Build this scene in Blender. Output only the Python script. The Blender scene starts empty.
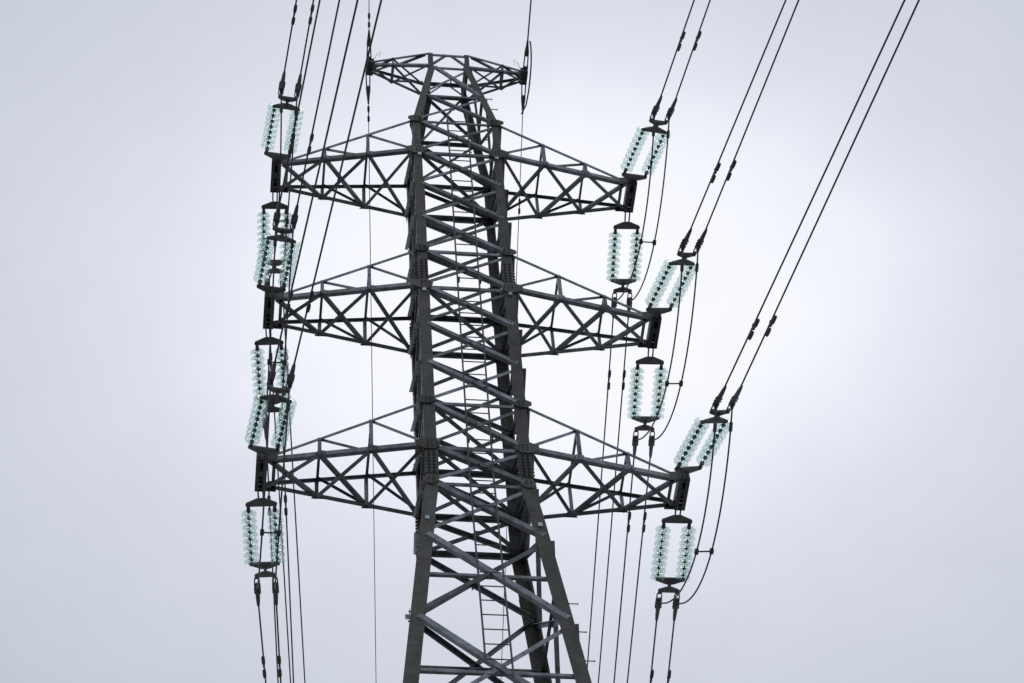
import bpy, bmesh, math, random
from mathutils import Vector, Matrix
random.seed(7)
C = bpy.context.scene.collection
SC = bpy.context.scene
R = math.radians
H = 42.6                                   # height of the middle crossarm above the ground (metres)

# ------------------------------------------------------------------ camera
YAW, PITCH, ROLL = 0.1729, 0.9355, -0.0886
cam_d = bpy.data.cameras.new('camera'); cam = bpy.data.objects.new('camera', cam_d); C.objects.link(cam)
cam_d.sensor_width = 36.0; cam_d.lens = 2600.0/1024.0*36.0
cam_d.clip_start = 0.1; cam_d.clip_end = 20000
fw = Vector((math.sin(YAW)*math.cos(PITCH), math.cos(YAW)*math.cos(PITCH), math.sin(PITCH)))
rt = Vector((math.cos(YAW), -math.sin(YAW), 0)); up = rt.cross(fw)
r2 = rt*math.cos(ROLL)+up*math.sin(ROLL); u2 = -rt*math.sin(ROLL)+up*math.cos(ROLL)
mw = Matrix((r2, u2, -fw)).transposed().to_4x4()
mw.translation = Vector((-4.1949, -29.3601, H-40.9861))
cam.matrix_world = mw
SC.camera = cam

# ------------------------------------------------------------------ sky, sun, exposure
SUN_EL, SUN_AZ = R(56), R(12)              # a sun hidden in the cloud behind the tower
w = bpy.data.worlds.new('World'); SC.world = w; w.use_nodes = True
nt = w.node_tree; nt.nodes.clear()
def nd(t, **k):
    n = nt.nodes.new(t)
    for a, b in k.items(): setattr(n, a, b)
    return n
out = nd('ShaderNodeOutputWorld'); bg = nd('ShaderNodeBackground'); bg.inputs['Strength'].default_value = 0.1
sky = nd('ShaderNodeTexSky', sky_type='NISHITA'); sky.sun_disc = False
sky.sun_elevation = SUN_EL; sky.sun_rotation = SUN_AZ
tc = nd('ShaderNodeTexCoord')
# overcast: thick cloud everywhere, thinner and brighter where the sun stands behind it
GAZ, GEL = R(11.8), R(54.4)
G0 = Vector((math.sin(GAZ)*math.cos(GEL), math.cos(GAZ)*math.cos(GEL), math.sin(GEL)))
GX = Vector((.9935, -.1013, -.0525)); GX = (GX-G0*GX.dot(G0)).normalized(); GY = GX.cross(G0).normalized()
def m2(op, a, b=None, c=None):
    n = nd('ShaderNodeMath', operation=op)
    for i_, x in enumerate((a, b, c)):
        if x is None: continue
        if isinstance(x, (int, float)): n.inputs[i_].default_value = x
        else: nt.links.new(x, n.inputs[i_])
    return n.outputs[0]
def dotc(v):
    n = nd('ShaderNodeVectorMath', operation='DOT_PRODUCT'); n.inputs[1].default_value = v
    nt.links.new(tc.outputs['Generated'], n.inputs[0]); return n.outputs['Value']
gz = m2('MAXIMUM', dotc(G0), 0.02)
gx = m2('DIVIDE', m2('DIVIDE', dotc(GX), gz), .130); gy = m2('DIVIDE', m2('DIVIDE', dotc(GY), gz), .082)
dd_ = m2('SQRT', m2('ADD', m2('MULTIPLY', gx, gx), m2('MULTIPLY', gy, gy)))
n1 = nd('ShaderNodeTexNoise'); n1.inputs['Scale'].default_value = 16.0; n1.inputs['Detail'].default_value = 3.0; n1.inputs['Roughness'].default_value = 0.5
nt.links.new(tc.outputs['Generated'], n1.inputs['Vector'])
dist = m2('ADD', dd_, m2('MULTIPLY_ADD', n1.outputs['Fac'], .30, -.15))
ramp = nd('ShaderNodeValToRGB'); cr = ramp.color_ramp
nt.links.new(m2('DIVIDE', dist, 3.0), ramp.inputs['Fac'])
STOPS = [(0.0, (.935, .95, 1.0)), (0.23, (.925, .942, .998)), (0.33, (.80, .825, .915)), (0.43, (.69, .72, .81)), (0.54, (.635, .67, .755)), (0.74, (.57, .615, .695)), (1.0, (.44, .485, .56))]
cr.elements[0].position = 0; cr.elements[0].color = (*STOPS[0][1], 1)
cr.elements[1].position = 1; cr.elements[1].color = (*STOPS[-1][1], 1)
for p, c in STOPS[1:-1]:
    e = cr.elements.new(p); e.color = (*c, 1)
cr.interpolation = 'B_SPLINE'
n2 = nd('ShaderNodeTexNoise'); n2.inputs['Scale'].default_value = 38.0; n2.inputs['Detail'].default_value = 4.0; n2.inputs['Roughness'].default_value = .55
nt.links.new(tc.outputs['Generated'], n2.inputs['Vector'])
scl = nd('ShaderNodeVectorMath', operation='SCALE'); nt.links.new(m2('MULTIPLY_ADD', n2.outputs['Fac'], .6, 9.8), scl.inputs['Scale'])
nt.links.new(ramp.outputs['Color'], scl.inputs[0])
mix = nd('ShaderNodeMix', data_type='RGBA'); mix.inputs['Factor'].default_value = 0.97
nt.links.new(sky.outputs['Color'], mix.inputs['A']); nt.links.new(scl.outputs['Vector'], mix.inputs['B'])
nt.links.new(mix.outputs['Result'], bg.inputs['Color']); nt.links.new(bg.outputs[0], out.inputs['Surface'])

sun_d = bpy.data.lights.new('sun', 'SUN'); sun = bpy.data.objects.new('sun', sun_d); C.objects.link(sun)
sun_d.energy = 0.5; sun_d.angle = R(20); sun_d.color = (1, .97, .93)
sdir = Vector((math.sin(SUN_AZ)*math.cos(SUN_EL), math.cos(SUN_AZ)*math.cos(SUN_EL), math.sin(SUN_EL)))
sun.rotation_euler = sdir.to_track_quat('Z', 'Y').to_euler(); sun.location = (0, 0, 120)

SC.view_settings.view_transform = 'Standard'; SC.view_settings.look = 'None'
SC.view_settings.gamma = 1; SC.view_settings.use_curve_mapping = False
SC.view_settings.exposure = 0.0
SC.cycles.caustics_refractive = False; SC.cycles.caustics_reflective = False
SC.cycles.max_bounces = 16; SC.cycles.transmission_bounces = 16
SC.cycles.use_denoising = False

# ------------------------------------------------------------------ materials
def mat(name, col, rough=.5, metal=0., var=0., vscale=3., spec=.5, transmission=0., ior=1.5, streak=None, bump=0.):
    m = bpy.data.materials.new(name); m.use_nodes = True; t = m.node_tree; b = t.nodes['Principled BSDF']
    b.inputs['Base Color'].default_value = (*col, 1); b.inputs['Roughness'].default_value = rough
    b.inputs['Metallic'].default_value = metal; b.inputs['Specular IOR Level'].default_value = spec
    b.inputs['Transmission Weight'].default_value = transmission; b.inputs['IOR'].default_value = ior
    if var:
        g = t.nodes.new('ShaderNodeNewGeometry')
        n = t.nodes.new('ShaderNodeTexNoise'); n.inputs['Scale'].default_value = vscale; n.inputs['Detail'].default_value = 6
        n.inputs['Roughness'].default_value = .65
        t.links.new(g.outputs['Position'], n.inputs['Vector'])
        r = t.nodes.new('ShaderNodeValToRGB')
        a = [max(0, c*(1-var)) for c in col]; z = [min(1, c*(1+var)) for c in col]
        if streak: a = [x*.6+y*.4 for x, y in zip(a, streak)]
        r.color_ramp.elements[0].position = .32; r.color_ramp.elements[0].color = (*a, 1)
        r.color_ramp.elements[1].position = .68; r.color_ramp.elements[1].color = (*z, 1)
        t.links.new(n.outputs['Fac'], r.inputs['Fac'])
        oi = t.nodes.new('ShaderNodeObjectInfo')              # every member weathered a little differently
        mp = t.nodes.new('ShaderNodeMapRange'); mp.inputs['To Min'].default_value = .62; mp.inputs['To Max'].default_value = 1.32
        t.links.new(oi.outputs['Random'], mp.inputs['Value'])
        sc = t.nodes.new('ShaderNodeVectorMath'); sc.operation = 'SCALE'
        t.links.new(r.outputs['Color'], sc.inputs[0]); t.links.new(mp.outputs[0], sc.inputs['Scale'])
        t.links.new(sc.outputs['Vector'], b.inputs['Base Color'])
        if bump:
            n2 = t.nodes.new('ShaderNodeTexNoise'); n2.inputs['Scale'].default_value = vscale*12
            t.links.new(g.outputs['Position'], n2.inputs['Vector'])
            bp = t.nodes.new('ShaderNodeBump'); bp.inputs['Strength'].default_value = bump; bp.inputs['Distance'].default_value = .01
            t.links.new(n2.outputs['Fac'], bp.inputs['Height']); t.links.new(bp.outputs[0], b.inputs['Normal'])
    return m
STEEL = mat('galvanised_steel', (.185, .20, .218), .42, .60, .55, 5.0, streak=(.15, .14, .12), bump=.15)
LEGST = mat('weathered_leg_steel', (.088, .083, .074), .60, .10, .48, 4.0, streak=(.085, .072, .058), bump=.2)
FITT = mat('dark_fitting_iron', (.085, .085, .085), .55, .2, .25, 9.)
YOKE = mat('galvanised_yoke_iron', (.20, .20, .20), .5, .3, .28, 9.)
CLAMP = mat('grey_clamp_aluminium', (.17, .17, .172), .5, .3, .25, 12.)
BOLT = mat('dark_bolt_iron', (.05, .048, .046), .6, .2, .2, 30.)
CABLE = mat('aluminium_cable', (.085, .08, .078), .6, .2, .2, 14.)
THIN = mat('steel_earth_cable', (.17, .165, .16), .6, .2, .2, 14.)
GLASS = bpy.data.materials.new('pale_green_glass'); GLASS.use_nodes = True
def _glass():
    t = GLASS.node_tree; t.nodes.clear(); o = t.nodes.new('ShaderNodeOutputMaterial')
    g = t.nodes.new('ShaderNodeBsdfGlass'); g.inputs['Color'].default_value = (.80, .87, .86, 1); g.inputs['Roughness'].default_value = .04; g.inputs['IOR'].default_value = 1.42
    tr = t.nodes.new('ShaderNodeBsdfTransparent'); tr.inputs['Color'].default_value = (.872, .922, .912, 1)
    tl = t.nodes.new('ShaderNodeBsdfTranslucent'); tl.inputs['Color'].default_value = (.66, .76, .75, 1)     # dust on the glass
    a = t.nodes.new('ShaderNodeMixShader'); a.inputs[0].default_value = .84
    t.links.new(g.outputs[0], a.inputs[1]); t.links.new(tr.outputs[0], a.inputs[2])
    b = t.nodes.new('ShaderNodeMixShader'); b.inputs[0].default_value = .06
    t.links.new(a.outputs[0], b.inputs[1]); t.links.new(tl.outputs[0], b.inputs[2]); t.links.new(b.outputs[0], o.inputs['Surface'])
_glass()
TAG = mat('painted_tag', (.38, .55, .68), .5, 0, .1, 30.)
TAGW = mat('painted_white_tag', (.62, .66, .68), .5, 0, .1, 30.)
GRASS = mat('pale_gravel_ground', (.20, .20, .19), .95, 0, .35, .15)
CONC = mat('concrete', (.32, .31, .29), .9, 0, .2, 4.)

# ------------------------------------------------------------------ mesh helpers
def obj(name, bm, m, parent=None, smooth=False, loc=None):
    me = bpy.data.meshes.new(name); bm.normal_update(); bm.to_mesh(me); bm.free()
    if smooth:
        for p in me.polygons: p.use_smooth = True
    me.materials.append(m)
    o = bpy.data.objects.new(name, me); C.objects.link(o)
    if parent is not None: o.parent = parent
    if loc is not None: o.location = loc
    return o
def empty(name, loc=(0, 0, 0)):
    o = bpy.data.objects.new(name, None); C.objects.link(o); o.location = loc; o.empty_display_size = .3
    return o
def tag(o, label=None, cat=None, group=None, kind=None):
    for k, v in (('label', label), ('category', cat), ('group', group), ('kind', kind)):
        if v: o[k] = v
    return o
def prism(bm, poly0, poly1):
    a = [bm.verts.new(p) for p in poly0]; b = [bm.verts.new(p) for p in poly1]; n = len(a)
    for i in range(n): bm.faces.new((a[i], a[(i+1) % n], b[(i+1) % n], b[i]))
    bm.faces.new(a[::-1]); bm.faces.new(b)
def Lbar(bm, p0, p1, u, v, bu, bv=None, t=.010, ext=0.):
    """angle section: corner on the line p0-p1, one flange along u, one along v"""
    p0, p1 = Vector(p0), Vector(p1); ax = (p1-p0).normalized(); bv = bv or bu
    p0 = p0-ax*ext; p1 = p1+ax*ext
    u = Vector(u); u = (u-ax*u.dot(ax)).normalized()
    v = Vector(v); v = v-ax*v.dot(ax); v = (v-u*v.dot(u)).normalized()
    q = [Vector(), u*bu, u*bu+v*t, u*t+v*t, u*t+v*bv, v*bv]
    if u.cross(v).dot(ax) < 0: q = q[::-1]
    prism(bm, [p0+x for x in q], [p1+x for x in q])
def box(bm, c, ax, ay, az, sx, sy, sz):
    c = Vector(c); ax, ay, az = [Vector(x).normalized() for x in (ax, ay, az)]
    q = [ax*(i*sx/2)+ay*(j*sy/2) for i, j in ((-1, -1), (1, -1), (1, 1), (-1, 1))]
    if ax.cross(ay).dot(az) < 0: q = q[::-1]
    prism(bm, [c+x-az*sz/2 for x in q], [c+x+az*sz/2 for x in q])
def cyl(bm, p0, p1, r0, r1=None, n=8):
    p0, p1 = Vector(p0), Vector(p1); r1 = r0 if r1 is None else r1
    ax = (p1-p0).normalized(); a = ax.orthogonal().normalized(); b = ax.cross(a)
    q = [(math.cos(2*math.pi*i/n), math.sin(2*math.pi*i/n)) for i in range(n)]
    prism(bm, [p0+(a*x+b*y)*r0 for x, y in q], [p1+(a*x+b*y)*r1 for x, y in q])
def tube(bm, pts, r, n=8):
    pts = [Vector(p) for p in pts]; rings = []; a = None
    for i, p in enumerate(pts):
        ax = (pts[min(i+1, len(pts)-1)]-pts[max(i-1, 0)]).normalized()
        a = ax.orthogonal().normalized() if a is None else (a-ax*a.dot(ax)).normalized()
        b = ax.cross(a)
        rr = r[i] if isinstance(r, (list, tuple)) else r
        rings.append([bm.verts.new(p+(a*math.cos(2*math.pi*k/n)+b*math.sin(2*math.pi*k/n))*rr) for k in range(n)])
    for s, e in zip(rings, rings[1:]):
        for k in range(n): bm.faces.new((s[k], s[(k+1) % n], e[(k+1) % n], e[k]))
    bm.faces.new(rings[0][::-1]); bm.faces.new(rings[-1])
def lathe(bm, prof, origin=(0, 0, 0), n=24, axis='y'):
    o = Vector(origin); rings = []
    for r, y in prof:
        if r < 1e-5: rings.append([bm.verts.new(o+Vector((0, y, 0)))])
        else: rings.append([bm.verts.new(o+Vector((r*math.cos(2*math.pi*k/n), y, r*math.sin(2*math.pi*k/n)))) for k in range(n)])
    for s, e in zip(rings, rings[1:]):
        for k in range(n):
            k2 = (k+1) % n
            f = [s[k % len(s)], s[k2 % len(s)], e[k2 % len(e)], e[k % len(e)]]
            g = []
            for vv in f:
                if vv not in g: g.append(vv)
            if len(g) > 2: bm.faces.new(g)
def plate(bm, poly, thick, origin=(0, 0, 0), ex=(1, 0, 0), ey=(0, 1, 0)):
    o, ex, ey = Vector(origin), Vector(ex), Vector(ey); ez = ex.cross(ey).normalized()
    q = [o+ex*x+ey*y for x, y in poly]
    prism(bm, [p-ez*thick/2 for p in q], [p+ez*thick/2 for p in q])
V = Vector
B = bmesh.new

# ------------------------------------------------------------------ ground
bm = B()
N = 40; S = 3000
vs = [[bm.verts.new(((i/N-.5)*2*S, (j/N-.5)*2*S, 0)) for j in range(N+1)] for i in range(N+1)]
for i in range(N):
    for j in range(N): bm.faces.new((vs[i][j], vs[i+1][j], vs[i+1][j+1], vs[i][j+1]))
tag(obj('ground', bm, GRASS), 'pale gravelly ground under the pylon', None, None, 'structure')

# ------------------------------------------------------------------ tower geometry (z relative to the middle arm, + H)
WB = .838
ZB, ZM, ZT = -4.949, 0., 4.855
HB, HM, HT = 1.28, 1.22, 1.223
ZK, ZP, HP, WP, SL = -5.959, 9.099, .565, .411, .0946
ARM = {'B': (ZB, HB, 3.638, .315, .146), 'M': (ZM, HM, 3.613, .318, .121), 'T': (ZT, HT, 3.579, .320, .112)}
def wz(z):
    if z < ZK: return WB+(ZK-z)*SL
    if z <= ZT+HT: return WB
    if z < ZP: return WB+(WP-WB)*(z-ZT-HT)/(ZP-ZT-HT)
    return WP
def corner(k, z):                          # k: 0 front left, 1 front right, 2 back right, 3 back left
    sx, sy = ((-1, -1), (1, -1), (1, 1), (-1, 1))[k]
    ex = .125 if z < ZK-1 else .10 if z < ZM else .088 if z < ZT else .075
    if ZK-1 <= z < ZK+1: ex = .125+(.10-.125)*(z-ZK+1)/2
    if ZT-1 <= z < ZT+HT: ex = .075
    if z > ZT+HT: ex = .075+(.045-.075)*min(1, (z-ZT-HT)/(ZP-ZT-HT))
    return V((sx*(wz(z)+ex), sy*(wz(z)+.01), z+H))
tower = empty('transmission_tower')
tag(tower, 'tall grey steel lattice pylon with three pairs of crossarms and a peak', 'pylon')

LEGSZ = [(-H+.3, .25), (ZK-1, .24), (ZK, .235), (ZK+1, .215), (ZM-.02, .20), (ZM+.02, .19), (ZT-1, .165), (ZT, .155), (ZT+HT, .15), (ZP, .105), (ZP+HP, .10)]
def leg_section(k, z, b, t=.018):
    c = corner(k, z); sx = -1 if c.x > 0 else 1; sy = -1 if c.y > 0 else 1
    q = [(0, 0), (sx*b, 0), (sx*b, sy*t), (sx*t, sy*t), (sx*t, sy*b), (0, sy*b)]
    q = [c+V((x, y, 0)) for x, y in q]
    return q[::-1] if sx*sy < 0 else q
legs = []
for k in range(4):
    bm = B()
    for (z0, b0), (z1, b1) in zip(LEGSZ, LEGSZ[1:]): prism(bm, leg_section(k, z0, b0), leg_section(k, z1, b0 if b1 < b0 else b1))
    lg = obj('leg', bm, LEGST, tower); legs.append(lg)
    bm = B(); c = corner(k, -H); box(bm, (c.x, c.y, .2), (1, 0, 0), (0, 1, 0), (0, 0, 1), .9, .9, .6)
    obj('footing', bm, CONC, lg)

# faces: outward normal and lateral direction, corners at the ends
FACES = [((0, -1, 0), 0, 1), ((1, 0, 0), 1, 2), ((0, 1, 0), 2, 3), ((-1, 0, 0), 3, 0)]
LEV = [ZK, ZB, ZB+HB]
for a, b, n in ((ZB+HB, ZM, 3), (ZM, ZM+HM, 1), (ZM+HM, ZT, 3), (ZT, ZT+HT, 1)):
    LEV += [a+(b-a)*(i+1)/n for i in range(n)]
LEV += [7.5, ZP]
LOW = [ZK, ZK-1.55, ZK-3.85, ZK-6.7]
def bsize(z):
    return .100 if z < ZB+.5 else .092 if z < ZT-.1 else .080 if z < ZT+HT-.1 else .068
horiz = [ZK, ZB, ZB+HB, ZM, ZM+HM, ZT, ZT+HT, 7.5, ZP, ZP+HP]
def bolts(bm, c, n, l, rows, cols, pitch, r=.014, h=.02):
    n, l = V(n), V(l); zz = V((0, 0, 1))
    for i in range(cols):
        for j in range(rows):
            p = V(c)+l*((i-(cols-1)/2)*pitch)+zz*((j-(rows-1)/2)*pitch)
            cyl(bm, p-n*.002, p+n*h, r, n=6)
for fi, (nrm, ka, kb) in enumerate(FACES):
    n = V(nrm)
    lat = (corner(kb, 0)-corner(ka, 0)).normalized()
    face = empty('lattice_face'); face.parent = tower
    def member(name, *a_, **k_):
        b_ = B(); Lbar(b_, *a_, **k_); return obj(name, b_, STEEL, face)
    for z in horiz:
        a, b = corner(ka, z), corner(kb, z); s = .08 if z < ZT+HT else .06
        off = -n*.022
        if fi == 2 or z in (ZB, ZM, ZT): s += .012
        member('horizontal', a+off+lat*.05, b+off-lat*.05, (0, 0, -1), -n, s, s, .009)
    for z in (ZK-2.70, ZK-5.27):             # light ties at the crossings below the kink
        a, b = corner(ka, z), corner(kb, z); member('horizontal', a-n*.045+lat*.05, b-n*.045-lat*.05, (0, 0, 1), -n, .06, .06, .008)
    m = (corner(ka, ZP+HP)+corner(kb, ZP+HP))/2-n*.03            # inverted V in the peak box
    member('brace', m-lat*.03, corner(ka, ZP)-n*.03, -lat, -n, .045, .045, .007)
    member('brace', m+lat*.03, corner(kb, ZP)-n*.03, lat, -n, .045, .045, .007)
    zz = [ZK-6.7, -24., -33., -H+.4]          # below the last panel in sight, down to the ground
    for z0, z1 in zip(zz, zz[1:]):
        for q0, q1 in ((ka, kb), (kb, ka)):
            member('diagonal', corner(q0, z0)-n*.02, corner(q1, z1)-n*.02, (0, 0, -1), -n, .11, .11, .01)
        member('horizontal', corner(ka, z0)-n*.02, corner(kb, z0)-n*.02, (0, 0, -1), -n, .09, .09, .009)
    lev = [(LOW[i+1], LOW[i]) for i in range(len(LOW)-1)] + list(zip(LEV, LEV[1:]))
    for zl, zh in lev:
        s = bsize((zl+zh)/2)
        a_hi, b_lo = corner(ka, zh), corner(kb, zl)
        a_lo, b_hi = corner(ka, zl), corner(kb, zh)
        # outer bar, falling towards the second leg: face flange up, stiffening flange inward along its lower edge
        bm = B(); o = n*.004+V((0, 0, -.05))
        e_ = .04 if fi in (1, 3) else .11; fl = s*.8 if fi in (1, 3) else s
        Lbar(bm, a_hi+o+lat*e_, b_lo+o-lat*e_+V((0, 0, .06)), (0, 0, 1), n if fi in (1, 3) else -n, s, fl, .010)
        ax_ = (b_lo+V((0, 0, .06))-a_hi).normalized()
        for p in (a_hi+o+ax_*.16, a_hi+o+ax_*.23, b_lo+o+V((0, 0, .06))-ax_*.16, b_lo+o+V((0, 0, .06))-ax_*.23):
            q = p+V((0, 0, s*.5)); cyl(bm, q-n*.012, q+n*.022, .014, n=6)
        zc = (zl+zh)/2; c = (corner(ka, zc)+corner(kb, zc))/2
        cyl(bm, c-n*.06, c+n*.03, .016, n=6)
        obj('diagonal', bm, STEEL, face)
        # inner bar, falling the other way, its flange inward along the upper edge
        bm = B(); o = -n*.021+V((0, 0, -.03))
        Lbar(bm, b_hi+o-lat*.02, a_lo+o+lat*.02+V((0, 0, .10)), (0, 0, -1), -n, s*.80, s*.80, .009)
        obj('diagonal', bm, STEEL, face)
    
# gusset and splice plates on the legs
for k in range(4):
    for (nrm, la) in (((0, -1 if k < 2 else 1, 0), 'x'), ((-1 if k in (0, 3) else 1, 0, 0), 'y')):
        n = V(nrm)
        for z in (ZB, ZB+HB, ZM, ZM+HM, ZT, ZT+HT, ZK):
            c = corner(k, z); inn = V((-1 if c.x > 0 else 1, 0, 0)) if la == 'x' else V((0, -1 if c.y > 0 else 1, 0))
            # plate reaches from the arm side, over the leg, into the panel
            lo = z in (ZB, ZM, ZT); wd = .27 if lo else .23
            outr = (.16 if lo else .10) if (la == 'x' and z != ZK and k < 2) else 0.
            bm = B(); o = c+n*(.030 if la == 'x' else .028)
            hh = .15 if lo else .11
            poly = [(-outr, -hh*.35), (0, -hh), (wd*.6, -hh), (wd, -hh*.2), (wd, hh*.2), (wd*.6, hh), (0, hh), (-outr, hh*.45)] if outr else [(0, -hh), (wd*.6, -hh), (wd, -hh*.2), (wd, hh*.2), (wd*.6, hh), (0, hh)]
            plate(bm, poly, .012, o, inn, (0, 0, 1))
            bolts(bm, o+inn*.09+n*.006, n, inn, 3, 2, .07, .013)
            bolts(bm, o+inn*(wd-.07)+n*.006, n, inn, 2, 1, .07, .012)
            obj('gusset_plate', bm, LEGST, legs[k])
        for z0, z1, b in ((ZM+.17, ZM+.85, .19), (ZB-.80, ZB-.17, .215)):
            if z0 < ZK and la == 'x' and False: continue
            c0, c1 = corner(k, z0), corner(k, z1)
            inn = V((-1 if c0.x > 0 else 1, 0, 0)) if la == 'x' else V((0, -1 if c0.y > 0 else 1, 0))
            bm = B(); axz = (c1-c0).normalized(); m = (c0+c1)/2+n*.008
            box(bm, m+inn*(b/2), inn, n, axz, b*.98, .012, (c1-c0).length)
            bm.faces.ensure_lookup_table(); nf = len(bm.faces); rows = int((z1-z0)/.085)
            for i in range(rows):
                for j in (0, 1):
                    p = c0+(c1-c0)*((i+.5)/rows)+inn*(.065+.09*j)+n*.013
                    cyl(bm, p, p+n*.03, .022, n=6)
            for q, f in enumerate(bm.faces): f.material_index = 0 if q < nf else 1
            o = obj('splice_plate', bm, LEGST, legs[k]); o.data.materials.append(BOLT)
# small square tags on the front legs
for k, z, m in ((0, ZT-.20, TAGW), (1, ZT-.20, TAG), (0, ZM-.22, TAGW), (1, ZM-.22, TAG), (0, ZK-1.15, TAG), (1, ZK-1.22, TAGW)):
    c = corner(k, z); s = 1 if k == 0 else -1
    bm = B(); box(bm, c+V((s*.11, -.046 if z > ZK else -.03, 0)), (1, 0, 0), (0, 0, 1), (0, -1, 0), .075, .085, .006)
    obj('number_tag', bm, m, legs[k])
# step bolts on the right front leg
zs = [ZK-3.35-.75*i for i in range(9)]+[6.95, 7.5]
for z in zs:
    c = corner(1, z); bm = B()
    cyl(bm, c+V((-.01, .05, 0)), c+V((.17, .05, 0)), .010, n=6); cyl(bm, c+V((.155, .05, 0)), c+V((.17, .05, 0)), .017, n=6)
    obj('step_bolt', bm, BOLT, legs[1])

# plan bracing seen from below, inside the body
for z in (ZB, ZM, ZT, ZB+HB, ZK):
    bm = B(); Lbar(bm, corner(0, z)+V((.1, .1, -.03)), corner(2, z)+V((-.1, -.1, -.03)), (1, -1, 0), (0, 0, 1), .085, .085, .009)
    obj('plan_brace', bm, STEEL, tower)

# ------------------------------------------------------------------ crossarms
def brace(name, p0, p1, u, v, s, par, t=.008, m=None):
    bm = B(); Lbar(bm, p0, p1, u, v, s, s, t); return obj(name, bm, m or STEEL, par)
def beam(par, x, z, half, wd, ht, nbat):
    """short box beam along the line at an arm's tip, open below, with battens"""
    bm = B()
    for s in (-1, 1):
        box(bm, (x+s*(wd/2-.006), 0, z), (1, 0, 0), (0, 1, 0), (0, 0, 1), .012, half*2, ht)
        box(bm, (x+s*(wd/2-.035), 0, z-ht/2-.007), (1, 0, 0), (0, 1, 0), (0, 0, 1), .07, half*2, .012)
    box(bm, (x, 0, z+ht/2+.007), (1, 0, 0), (0, 1, 0), (0, 0, 1), wd, half*2, .012)
    for i in range(nbat):
        y = -half+.05+(2*half-.1)*i/(nbat-1)
        box(bm, (x, y, z-ht/2+.02), (1, 0, 0), (0, 1, 0), (0, 0, 1), wd-.026, .035, .03)
    for y in (-half-.007, half+.007):
        box(bm, (x, y, z), (1, 0, 0), (0, 1, 0), (0, 0, 1), wd, .012, ht)
    o = obj('end_beam', bm, FITT, par)
    return o
def endbolts(par, x, z, half, wd, ht):
    bm = B()
    for sx in (-.04, .04):
        cyl(bm, (x+sx, 0, z-ht/2-.01), (x+sx, 0, z-ht/2+.06), .016, n=6)
        for y in (-half*.8, half*.8): cyl(bm, (x+sx, y, z-ht/2-.01), (x+sx, y, z-ht/2+.06), .014, n=6)
    box(bm, (x, 0, z-ht/2+.055), (1, 0, 0), (0, 1, 0), (0, 0, 1), wd-.03, .12, .012)
    obj('beam_bolts', bm, STEEL, par)
for key, (z, h, L, t, e) in ARM.items():
    for sx in (-1, 1):
        w0 = WB
        def P(f, lev, yy):
            a = V((sx*(w0+.05), yy*w0, z+(h if lev else 0)+H)); b = V((sx*L, yy*t, z+(e if lev else 0)+H))
            return a+(b-a)*f
        out = V((sx, 0, 0))
        # chords
        arm = empty('crossarm'); arm.parent = tower
        for yy in (-1, 1):
            yv = V((0, yy, 0))
            bm = B(); Lbar(bm, P(0, 0, yy)+yv*.01, P(1.0, 0, yy)+yv*.01, (0, 0, 1), -yv, .105, .085, .010, .03); obj('lower_chord', bm, STEEL, arm)
            bm = B(); Lbar(bm, P(0, 1, yy)+yv*.01, P(1.0, 1, yy)+yv*.01, (0, 0, -1), -yv, .06, .055, .007, .03); obj('upper_chord', bm, STEEL, arm)
        f1, f2 = .675, .345
        for yy in (-1, 1):
            yv = V((0, yy, 0)); i_ = -yv*.006
            for f in (f2, f1):
                brace('post', P(f, 0, yy)+i_, P(f, 1, yy)+i_, out, -yv, .07, arm)
            ii = -yv*.022
            bs = .062 if yy < 0 else .042
            brace('brace', P(f1, 1, yy)+ii, P(f2, 0, yy)+ii, (0, 0, -1), -yv, bs, arm)
            brace('brace', P(f2, 1, yy)+ii, P(.0, 0, yy)+ii+V((0, 0, .12)), (0, 0, -1), -yv, bs, arm)
        dn = V((0, 0, -.012))
        for a, b in ((0, f2), (f2, f1), (f1, 1)):
            sa = .075 if a else .066
            brace('brace', P(a, 0, -1)+dn, P(b, 0, 1)+dn, out, (0, 0, 1), sa, arm)
            brace('brace', P(a, 0, 1)+dn*-1.2, P(b, 0, -1)+dn*-1.2, out, (0, 0, 1), sa, arm)
        for f in (f2, f1):
            brace('strut', P(f, 1, -1)+V((0, 0, -.03)), P(f, 1, 1)+V((0, 0, -.03)), out, (0, 0, -1), .05, arm)
            brace('strut', P(f, 0, -1)+V((0, 0, .02)), P(f, 0, 1)+V((0, 0, .02)), out, (0, 0, 1), .05, arm) if False else None
        brace('strut', P(.985, 0, -1), P(.985, 0, 1), -out, (0, 0, 1), .06, arm)
        # gussets where braces meet the lower chords
        for f in (f2, f1):
            for yy in (-1, 1):
                bm = B(); p = P(f, 0, yy)+V((0, yy*.018, .04)); plate(bm, [(-.13, -.05), (.13, -.05), (.09, .07), (-.05, .09)], .010, p, (1, 0, 0), (0, 0, 1))
                bolts(bm, p+V((0, yy*.004, 0)), (0, yy, 0), (1, 0, 0), 1, 3, .07, .012)
                obj('gusset_plate', bm, STEEL, arm)
        xb, half, wd, ht = sx*(L+.15), t+.04, .20, .20
        zb = z+H+.05
        beam(arm, xb, zb, half, wd, ht, 4); endbolts(arm, xb, zb, half, wd, ht)
        bm = B()
        for yy in (-1, 1):
            plate(bm, [(-.10, -.10), (.16, -.09), (.16, .17), (-.10, .12)] if sx > 0 else [(-.16, -.09), (.10, -.10), (.10, .12), (-.16, .17)], .014, V((sx*(L-.03), yy*(t+.026), z+H+.04)), (1, 0, 0), (0, 0, 1))
        obj('tip_plate', bm, LEGST, arm)
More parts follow.
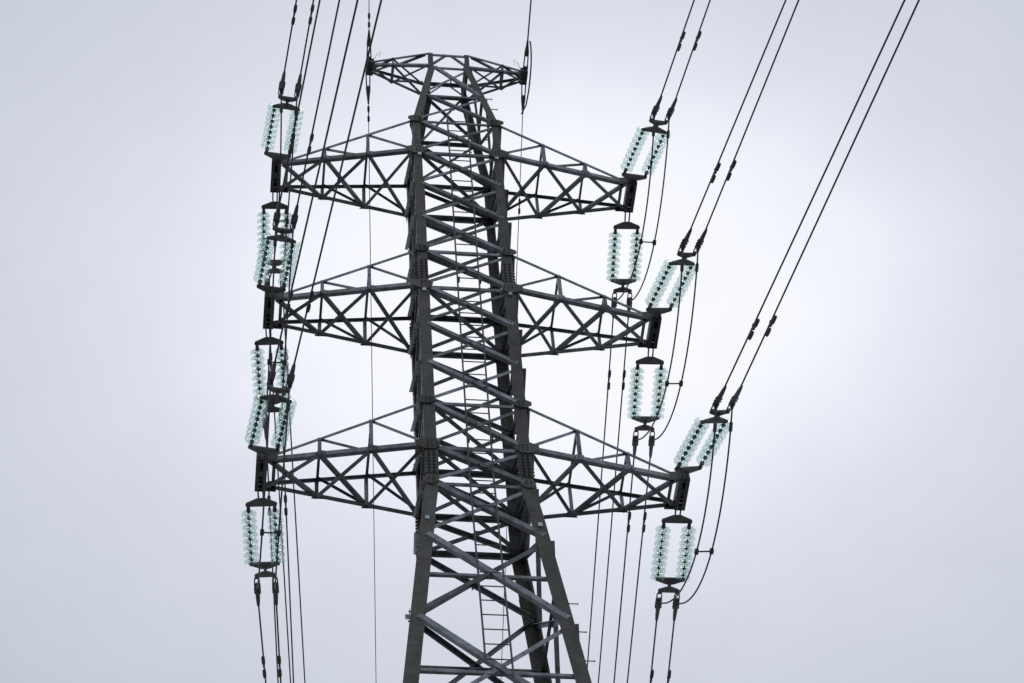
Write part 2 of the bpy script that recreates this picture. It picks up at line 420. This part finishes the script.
# earth wire arms at the peak
for sx in (-1, 1):
    L, t, z, h, e = 1.70, .10, ZP, HP, .42
    def P(f, lev, yy):
        a = V((sx*(WP+.04), yy*WP, z+(h if lev else 0)+H)); b = V((sx*L, yy*t, z+.42+(.15 if lev else 0)+H))
        return a+(b-a)*f
    out = V((sx, 0, 0)); arm = empty('earth_wire_arm'); arm.parent = tower
    for yy in (-1, 1):
        yv = V((0, yy, 0))
        bm = B(); Lbar(bm, P(0, 0, yy)+yv*.01, P(1, 0, yy)+yv*.01, (0, 0, 1), -yv, .075, .06, .008, .03); obj('lower_chord', bm, STEEL, arm)
        bm = B(); Lbar(bm, P(0, 1, yy)+yv*.01, P(1, 1, yy)+yv*.01, (0, 0, -1), -yv, .055, .05, .007, .03); obj('upper_chord', bm, STEEL, arm)
    f1 = .60
    for yy in (-1, 1):
        yv = V((0, yy, 0)); ii = -yv*.008
        brace('post', P(f1, 0, yy)+ii, P(f1, 1, yy)+ii, out, -yv, .055, arm)
        brace('brace', P(f1, 0, yy)+ii*2.5, P(.05, 1, yy)+ii*2.5, (0, 0, 1), -yv, .05, arm)
    dn = V((0, 0, -.01))
    for a, b in ((0, f1), (f1, 1)):
        brace('brace', P(a, 0, -1)+dn, P(b, 0, 1)+dn, out, (0, 0, 1), .05, arm)
        brace('brace', P(a, 0, 1)-dn, P(b, 0, -1)-dn, out, (0, 0, 1), .05, arm)
    brace('strut', P(f1, 0, -1)+dn*3, P(f1, 0, 1)+dn*3, out, (0, 0, 1), .05, arm)
    brace('strut', P(f1, 1, -1)+dn*3, P(f1, 1, 1)+dn*3, out, (0, 0, -1), .045, arm)
    brace('brace', P(f1, 1, -1)+dn*3, P(0, 1, 1)+dn*3, out, (0, 0, -1), .045, arm)
    brace('brace', P(1, 1, 1)+dn*3, P(f1, 1, -1)+dn*3, out, (0, 0, -1), .045, arm)
    beam(arm, sx*(L+.03), z+H+.50, .16, .16, .17, 2)
    bm = B(); x = sx*(L-.05)
    tube(bm, [(x, -.14, z+H+.58), (x+sx*-.06, -.2, z+H+.72), (x-sx*.16, -.22, z+H+.86), (x-sx*.12, -.16, z+H+.70)], .006, 6)
    obj('bonding_lead', bm, THIN, arm)

# ------------------------------------------------------------------ ladder on the front face
def ladder_c(z):
    c = (corner(0, z)+corner(1, z))/2; return c+V((0.02, -.12, 0))
zl = [-11.9+.5*i for i in range(37)]
bm = B()
for sx in (-.21, .21):
    tube(bm, [ladder_c(z)+V((sx, 0, 0)) for z in [ -11.0 if sx < 0 else -12.8, -9, ZK, ZB, 0, ZT, ZT+HT+.15]], .017, 6)
lad = obj('ladder', bm, FITT, tower)
z = -12.6
while z < ZT+HT+.1:
    c = ladder_c(z); bm = B(); cyl(bm, c+V((-.21, 0, 0)), c+V((.21, 0, 0)), .012, n=6)
    obj('rung', bm, FITT, lad); z += .385
for z in (ZB+.08, ZM+.08):
    for sx in (-.21, .21):
        c = ladder_c(z)+V((sx+.03, .05, .03)); bm = B(); box(bm, c, (1, 0, 0), (0, 1, 0), (0, 0, 1), .04, .09, .09); obj('ladder_clamp', bm, FITT, lad)

# ------------------------------------------------------------------ tension insulators, one pair of glass strings per assembly
S0 = R(8)
ASM = {('T', 1, -1): (11.01, 1.633), ('M', 1, -1): (11.87, 1.658), ('B', 1, -1): (12.42, 1.699), ('T', -1, -1): (5.37, 1.643), ('M', -1, -1): (6.07, 1.684), ('B', -1, -1): (7.06, 1.693), ('T', 1, 1): (3.24, 1.908), ('M', 1, 1): (2.75, 1.878), ('B', 1, 1): (1.34, 1.805), ('B', -1, 1): (5.79, 1.841), ('M', -1, 1): (5.89, 1.874), ('T', -1, 1): (2.94, 1.897)}
HEAD = {('T', 1, -1, 0): 7.01, ('T', 1, -1, 1): 6.9, ('M', 1, -1, 0): 8.8, ('M', 1, -1, 1): 8.15, ('B', 1, -1, 0): 9.31, ('B', 1, -1, 1): 8.92, ('T', -1, -1, 0): 4.85, ('T', -1, -1, 1): 4.86, ('M', -1, -1, 0): 5.86, ('M', -1, -1, 1): 5.91, ('B', -1, -1, 0): 6.69, ('B', -1, -1, 1): 6.83, ('T', 1, 1, 0): 2.69, ('T', 1, 1, 1): 2.44, ('M', 1, 1, 0): 2.27, ('M', 1, 1, 1): 1.8, ('B', 1, 1, 0): 2.05, ('B', 1, 1, 1): 1.95, ('B', -1, 1, 0): 7.12, ('B', -1, 1, 1): 5.57, ('M', -1, 1, 0): 5.19, ('M', -1, 1, 1): 5.13, ('T', -1, 1, 0): 5.86, ('T', -1, 1, 1): 5.87}
ARMN = {'T': 'top', 'M': 'middle', 'B': 'bottom'}
def side(sx): return 'right' if sx > 0 else 'left'
def Epos(L, sx, sy):
    z, h, ln, t, e = ARM[L]; return V((sx*(ln+.15), sy*(t+.05), z+.05+H))
TWIST = {('T', 1, -1): R(8), ('M', 1, -1): R(17), ('B', 1, -1): R(19)}   # yokes that hang a little askew
def axes(a, sy, tw=0.):
    d = V((math.sin(a)*math.cos(S0), sy*math.cos(a)*math.cos(S0), -math.sin(S0))); lat = V((math.cos(a), -sy*math.sin(a), 0))
    u = lat.cross(d); u = u if u.z > 0 else -u
    return d, lat*math.cos(tw)+u*math.sin(tw)
# local frame of an assembly: y along the pull, x across, origin at the small yoke
def build_assembly():
    root = empty('insulator_assembly')
    ys = lambda pts: [(x, y) for x, y in pts]
    def yk(poly, holes):
        bm = B(); plate(bm, poly, .03)
        for x, y in holes:
            cyl(bm, (x, y, -.04), (x, y, .04), .020, n=8)
        return obj('yoke_plate', bm, YOKE, root)
    yk([(-.275, -1.460), (-.285, -1.500), (-.27, -1.535), (-.07, -1.625), (.07, -1.625), (.27, -1.535), (.285, -1.500), (.275, -1.460)], [(0, -1.590), (-.235, -1.490), (.235, -1.490)])
    yk([(-.275, -0.265), (-.285, -0.230), (-.27, -0.205), (-.07, -0.125), (.07, -0.125), (.27, -0.205), (.285, -0.230), (.275, -0.265)][::-1], [(0, -0.160), (-.235, -0.235), (.235, -0.235)])
    yk([(-.19, .055), (-.205, .02), (-.19, -.01), (-.06, -.062), (.06, -.062), (.19, -.01), (.205, .02), (.19, .055)], [(0, -.03), (-.165, .02), (.165, .02)])
    bm = B(); box(bm, (0, -.095, .026), (1, 0, 0), (0, 1, 0), (0, 0, 1), .06, .18, .018); box(bm, (0, -.095, -.026), (1, 0, 0), (0, 1, 0), (0, 0, 1), .06, .18, .018)
    cyl(bm, (0, -.03, -.05), (0, -.03, .05), .016); cyl(bm, (0, -.16, -.05), (0, -.16, .05), .016)
    obj('link', bm, YOKE, root)
    for sx in (-.235, .235):
        bm = B()
        cyl(bm, (sx, -1.50, 0), (sx, -1.43, 0), .026, n=8); cyl(bm, (sx, -1.45, 0), (sx, -1.385, 0), .030, .038, n=10)
        for i in range(8):
            y = -1.395+.146*i
            lathe(bm, [(0, y-.008), (.024, y-.004), (.034, y+.012), (.039, y+.036), (.036, y+.050), (0, y+.060)], (sx, 0, 0), 14)   # cap
            lathe(bm, [(0, y+.058), (.008, y+.06), (.008, y+.142), (0, y+.142)], (sx, 0, 0), 8)                                  # pin
        cyl(bm, (sx, -.26, 0), (sx, -.22, 0), .030, .022, n=8)
        st = obj('insulator_string', bm, FITT, root, smooth=False)
        for i in range(8):
            bm = B(); y = -1.395+.146*i
            prof = [(.0425, y+.034), (.070, y+.040), (.108, y+.054), (.135, y+.080), (.1425, y+.094), (.141, y+.102), (.134, y+.100),
                    (.112, y+.078), (.096, y+.070), (.090, y+.094), (.084, y+.094), (.078, y+.066), (.066, y+.062), (.061, y+.112), (.052, y+.112), (.046, y+.060), (.040, y+.052)]
            prof = prof+[prof[0]]
            lathe(bm, prof[::-1], (sx, 0, 0), 28)
            obj('glass_disc', bm, GLASS, st, smooth=True)
    for sx in (-.165, .165):
        bm = B()
        # open link
        n = 16; ring = []
        for k in range(n+1):
            a = 2*math.pi*k/n; ring.append((sx+.045*math.cos(a), .145+.10*math.sin(a)*(1 if abs(math.sin(a)) < 2 else 1), .0))
        tube(bm, ring, .013, 6)
        cyl(bm, (sx, .02, 0), (sx, .07, 0), .022, n=8); box(bm, (sx, .06, 0), (1, 0, 0), (0, 1, 0), (0, 0, 1), .06, .05, .05)
        # clamp body with nuts
        tube(bm, [(sx, .22, 0), (sx, .26, 0), (sx, .34, 0), (sx, .42, 0), (sx, .54, 0), (sx, .64, 0), (sx, .70, 0)], [.03, .045, .05, .044, .038, .031, .018], 10)
        box(bm, (sx, .245, 0), (1, 0, 0), (0, 1, 0), (0, 0, 1), .10, .05, .06)
        for y in (.31, .375): box(bm, (sx, y, 0), (1, 0, 0), (0, 1, 0), (0, 0, 1), .125, .03, .05)
        box(bm, (sx, .22, -.035), (1, 0, 0), (0, 1, 0), (0, 0, 1), .05, .10, .05)
        for x_ in (-.05, .05): cyl(bm, (sx+x_, .20, .01), (sx+x_, .42, .01), .011, n=6)
        obj('dead_end_clamp', bm, CLAMP, root)
    bm = B()                                       # shackle: unit length along y, stretched to the beam
    for x in (-.045, .045): cyl(bm, (x, -1.0, 0), (x, -.25, 0), .016, n=6)
    tube(bm, [(-.045, -.3, 0), (-.04, -.12, 0), (-.02, -.02, 0), (0, 0, 0), (.02, -.02, 0), (.04, -.12, 0), (.045, -.3, 0)], .016, 6)
    obj('shackle', bm, YOKE, root)
    return root
def place_tree(root, label, group, M, first):
    if first: r = root
    else:
        r = root.copy(); C.objects.link(r)
        for ch in list(root.children):
            c = ch.copy(); C.objects.link(c); c.parent = r
            for g in list(ch.children):
                d = g.copy(); C.objects.link(d); d.parent = c
    r.matrix_world = M; tag(r, label, 'insulator', group)
    return r
proto = build_assembly()
first = True
START, JUMP = {}, {}
jobs = []
for (L, sx, sy), (a, ln) in ASM.items():
    E = Epos(L, sx, sy); d, lat = axes(R(a), sy, TWIST.get((L, sx, sy), 0.))
    O = E+d*ln
    X = lat if sy > 0 else -lat
    Z = X.cross(d)
    M = Matrix((X, d, Z)).transposed().to_4x4(); M.translation = O
    where = 'above' if sy < 0 else 'below'
    lab = f'double green glass disc strings just {where} the {side(sx)} tip of the {ARMN[L]} crossarm'
    r = place_tree(proto, lab, 'double glass insulator strings at the crossarm tips', M, first)
    first = False
    jobs.append((r, ln))
    for k in (0, 1):
        START[(L, sx, sy, k)] = O+d*.5+lat*(.165*(2*k-1))
        JUMP[(L, sx, sy, k)] = O+d*.22+lat*(.165*(2*k-1))+V((0, 0, -.06))
for r, ln in jobs:
    for ch in r.children:
        if ch.name.startswith('shackle'):
            gap = ln-1.61+.02
            ch.location = (0, -1.60, 0); ch.scale = (1, max(gap, .06), 1)

# ------------------------------------------------------------------ conductors with vibration dampers
SPAN = 320.
def wire_pts(S_, a, sy, slope, far):
    ts = [0, .3, .6, 1, 1.5, 2, 3, 4.5, 6, 8, 10, 13, 16, 20, 25, 32, 40, 55, 75, 100, 130, 160]
    return [S_+V((math.sin(a)*t, sy*math.cos(a)*t, -math.tan(slope)*t+math.tan(slope)*t*t/SPAN)) for t in ts if t <= far]
def damper(par, p, d, s=1.):
    d = d.normalized(); dn = V((0, 0, -1)); dn = (dn-d*dn.dot(d)).normalized()
    bm = B(); c = p+dn*.075*s
    box(bm, p+dn*.03*s, d, dn, d.cross(dn), .05*s, .12*s, .035*s)
    tube(bm, [c-d*.20*s+dn*.015, c, c+d*.20*s+dn*.015], .007, 6)
    for q in (-1, 1):
        m = c+d*(q*.15*s)+dn*.018
        tube(bm, [m-d*.095*s, m-d*.08*s, m, m+d*.08*s, m+d*.095*s], [.018*s, .032*s, .036*s, .032*s, .018*s], 8)
    return obj('vibration_damper', bm, FITT, par)
order = {0: 'left', 1: 'right'}
for (L, sx, sy, k), a in HEAD.items():
    pts = wire_pts(START[(L, sx, sy, k)], R(a), sy, S0, 160)
    bm = B(); tube(bm, pts, .0165 if sy < 0 else .0155, 8)
    where = 'rising from' if sy < 0 else 'descending from'
    lab = f'{order[k]} cable of the twin pair {where} the {side(sx)} tip of the {ARMN[L]} crossarm'
    o = obj('conductor', bm, CABLE, smooth=True)
    tag(o, lab, 'power cable', 'twin conductors strung to the pylon')
    td = (1.68+.07*k) if sy < 0 else 1.65
    if (L, sy) == ('B', 1): td = 1.47
    p = START[(L, sx, sy, k)]+V((math.sin(R(a))*td, sy*math.cos(R(a))*td, -math.tan(S0)*td+math.tan(S0)*td*td/SPAN))
    damper(o, p, V((math.sin(R(a)), sy*math.cos(R(a)), -math.tan(S0))))

# ------------------------------------------------------------------ jumper loops under the arm tips
for L in 'TMB':
    for sx in (-1, 1):
        mid = []; nodes = []
        root = empty('jumper_loop', (JUMP[(L, sx, -1, 0)]+JUMP[(L, sx, 1, 1)])/2)
        base = root.location.copy()
        for k in (0, 1):
            A, Bq = JUMP[(L, sx, -1, k)], JUMP[(L, sx, 1, k)]
            h = 1.36; pts = []
            for i in range(41):
                t = i/40; s = (4*t*(1-t))**.92
                o_ = .10 if (L, sx, k) == ('T', -1, 0) else (-.04 if k else 0)
                pts.append(A+(Bq-A)*t+V((o_*s, 0, -h*s))-base)
            bm = B(); tube(bm, pts, .0155, 8); nodes.append(obj('wire', bm, CABLE, root, smooth=True))
            mid.append(pts[19])
            # terminal sleeve near the near clamp
            bm = B(); q0, q1 = pts[2], pts[3]; dd = (q1-q0).normalized(); tube(bm, [q0-dd*.09, q0-dd*.07, q0+dd*.07, q0+dd*.09], [.02, .034, .034, .02], 8)
            obj('sleeve', bm, FITT, root)
            for q in (pts[0], pts[-1]):
                bm = B(); box(bm, q+V((0, 0, .02)), (1, 0, 0), (0, 1, 0), (0, 0, 1), .05, .10, .09); obj('terminal', bm, FITT, root)
        bm = B(); dd = (mid[1]-mid[0]).normalized(); tube(bm, [mid[0], mid[1]], .014, 8)
        for q in mid: box(bm, q, dd, (0, 1, 0), (0, 0, 1), .07, .09, .07)
        obj('spacer', bm, FITT, root)
        tag(root, f'twin slack cable loop with spacer bar at the {side(sx)} tip of the {ARMN[L]} crossarm', 'jumper cable', 'jumper loops under the crossarm tips')

# ------------------------------------------------------------------ earth wires from the peak
ES = R(7)
for nm, sx, sy, a, dt in (('near', -1, -1, -3.94, 1.11), ('near', 1, -1, -2.58, 2.6), ('far', -1, 1, 4.59, 1.0), ('far', 1, 1, 3.56, 3.09)):
    st = V((sx*1.76, sy*.16, 9.67+H)); a = R(a)
    d = V((math.sin(a), sy*math.cos(a), -math.tan(ES))).normalized()
    pts = wire_pts(st, a, sy, ES, 160)
    pts = [st+d*.5]+[p for p in pts if (p-st).length > .55]
    bm = B(); tube(bm, pts, .017 if (sx > 0 and sy < 0) else .0095, 8)
    o = obj('earth_wire', bm, THIN if sy > 0 else CABLE, smooth=True)
    tag(o, ('thin earth wire running up and overhead' if sy < 0 else 'thin earth wire running down behind the arms')+f' from the {side(sx)} tip of the peak', 'earth wire', 'earth wires at the pylon peak')
    bm = B(); up_ = V((0, 0, 1)); lx = d.cross(up_).normalized()
    q = [st+d*s for s in (-.02, .08, .10, .30, .42, .50, .62)]
    for s in (-1, 1): cyl(bm, st+lx*(s*.045), st+d*.40+lx*(s*.035), .015, n=6)
    tube(bm, [st+d*.36, st+d*.40, st+d*.48, st+d*.62, st+d*.80], [.035, .055, .05, .034, .018], 8)
    box(bm, st+d*.02, d, lx, d.cross(lx), .07, .11, .05)
    obj('end_clamp', bm, FITT, o)
    damper(o, st+V((math.sin(a)*dt, sy*math.cos(a)*dt, -math.tan(ES)*dt)), d, .8)
# bonding jumper that carries the right earth wire round the tip
bm = B(); zt = 9.67+H
tube(bm, [(1.77, -.95, zt-.14), (1.80, -.85, zt-.14), (1.84, -.6, zt-.1), (1.87, -.3, zt-.08), (1.88, 0, zt-.1), (1.87, .3, zt-.2), (1.84, .6, zt-.3), (1.79, .85, zt-.2), (1.78, .95, zt-.12)], .017, 8)
o = obj('earth_jumper', bm, CABLE, smooth=True)
tag(o, 'short slack cable bridging the two earth wires round the right peak tip', 'jumper cable')
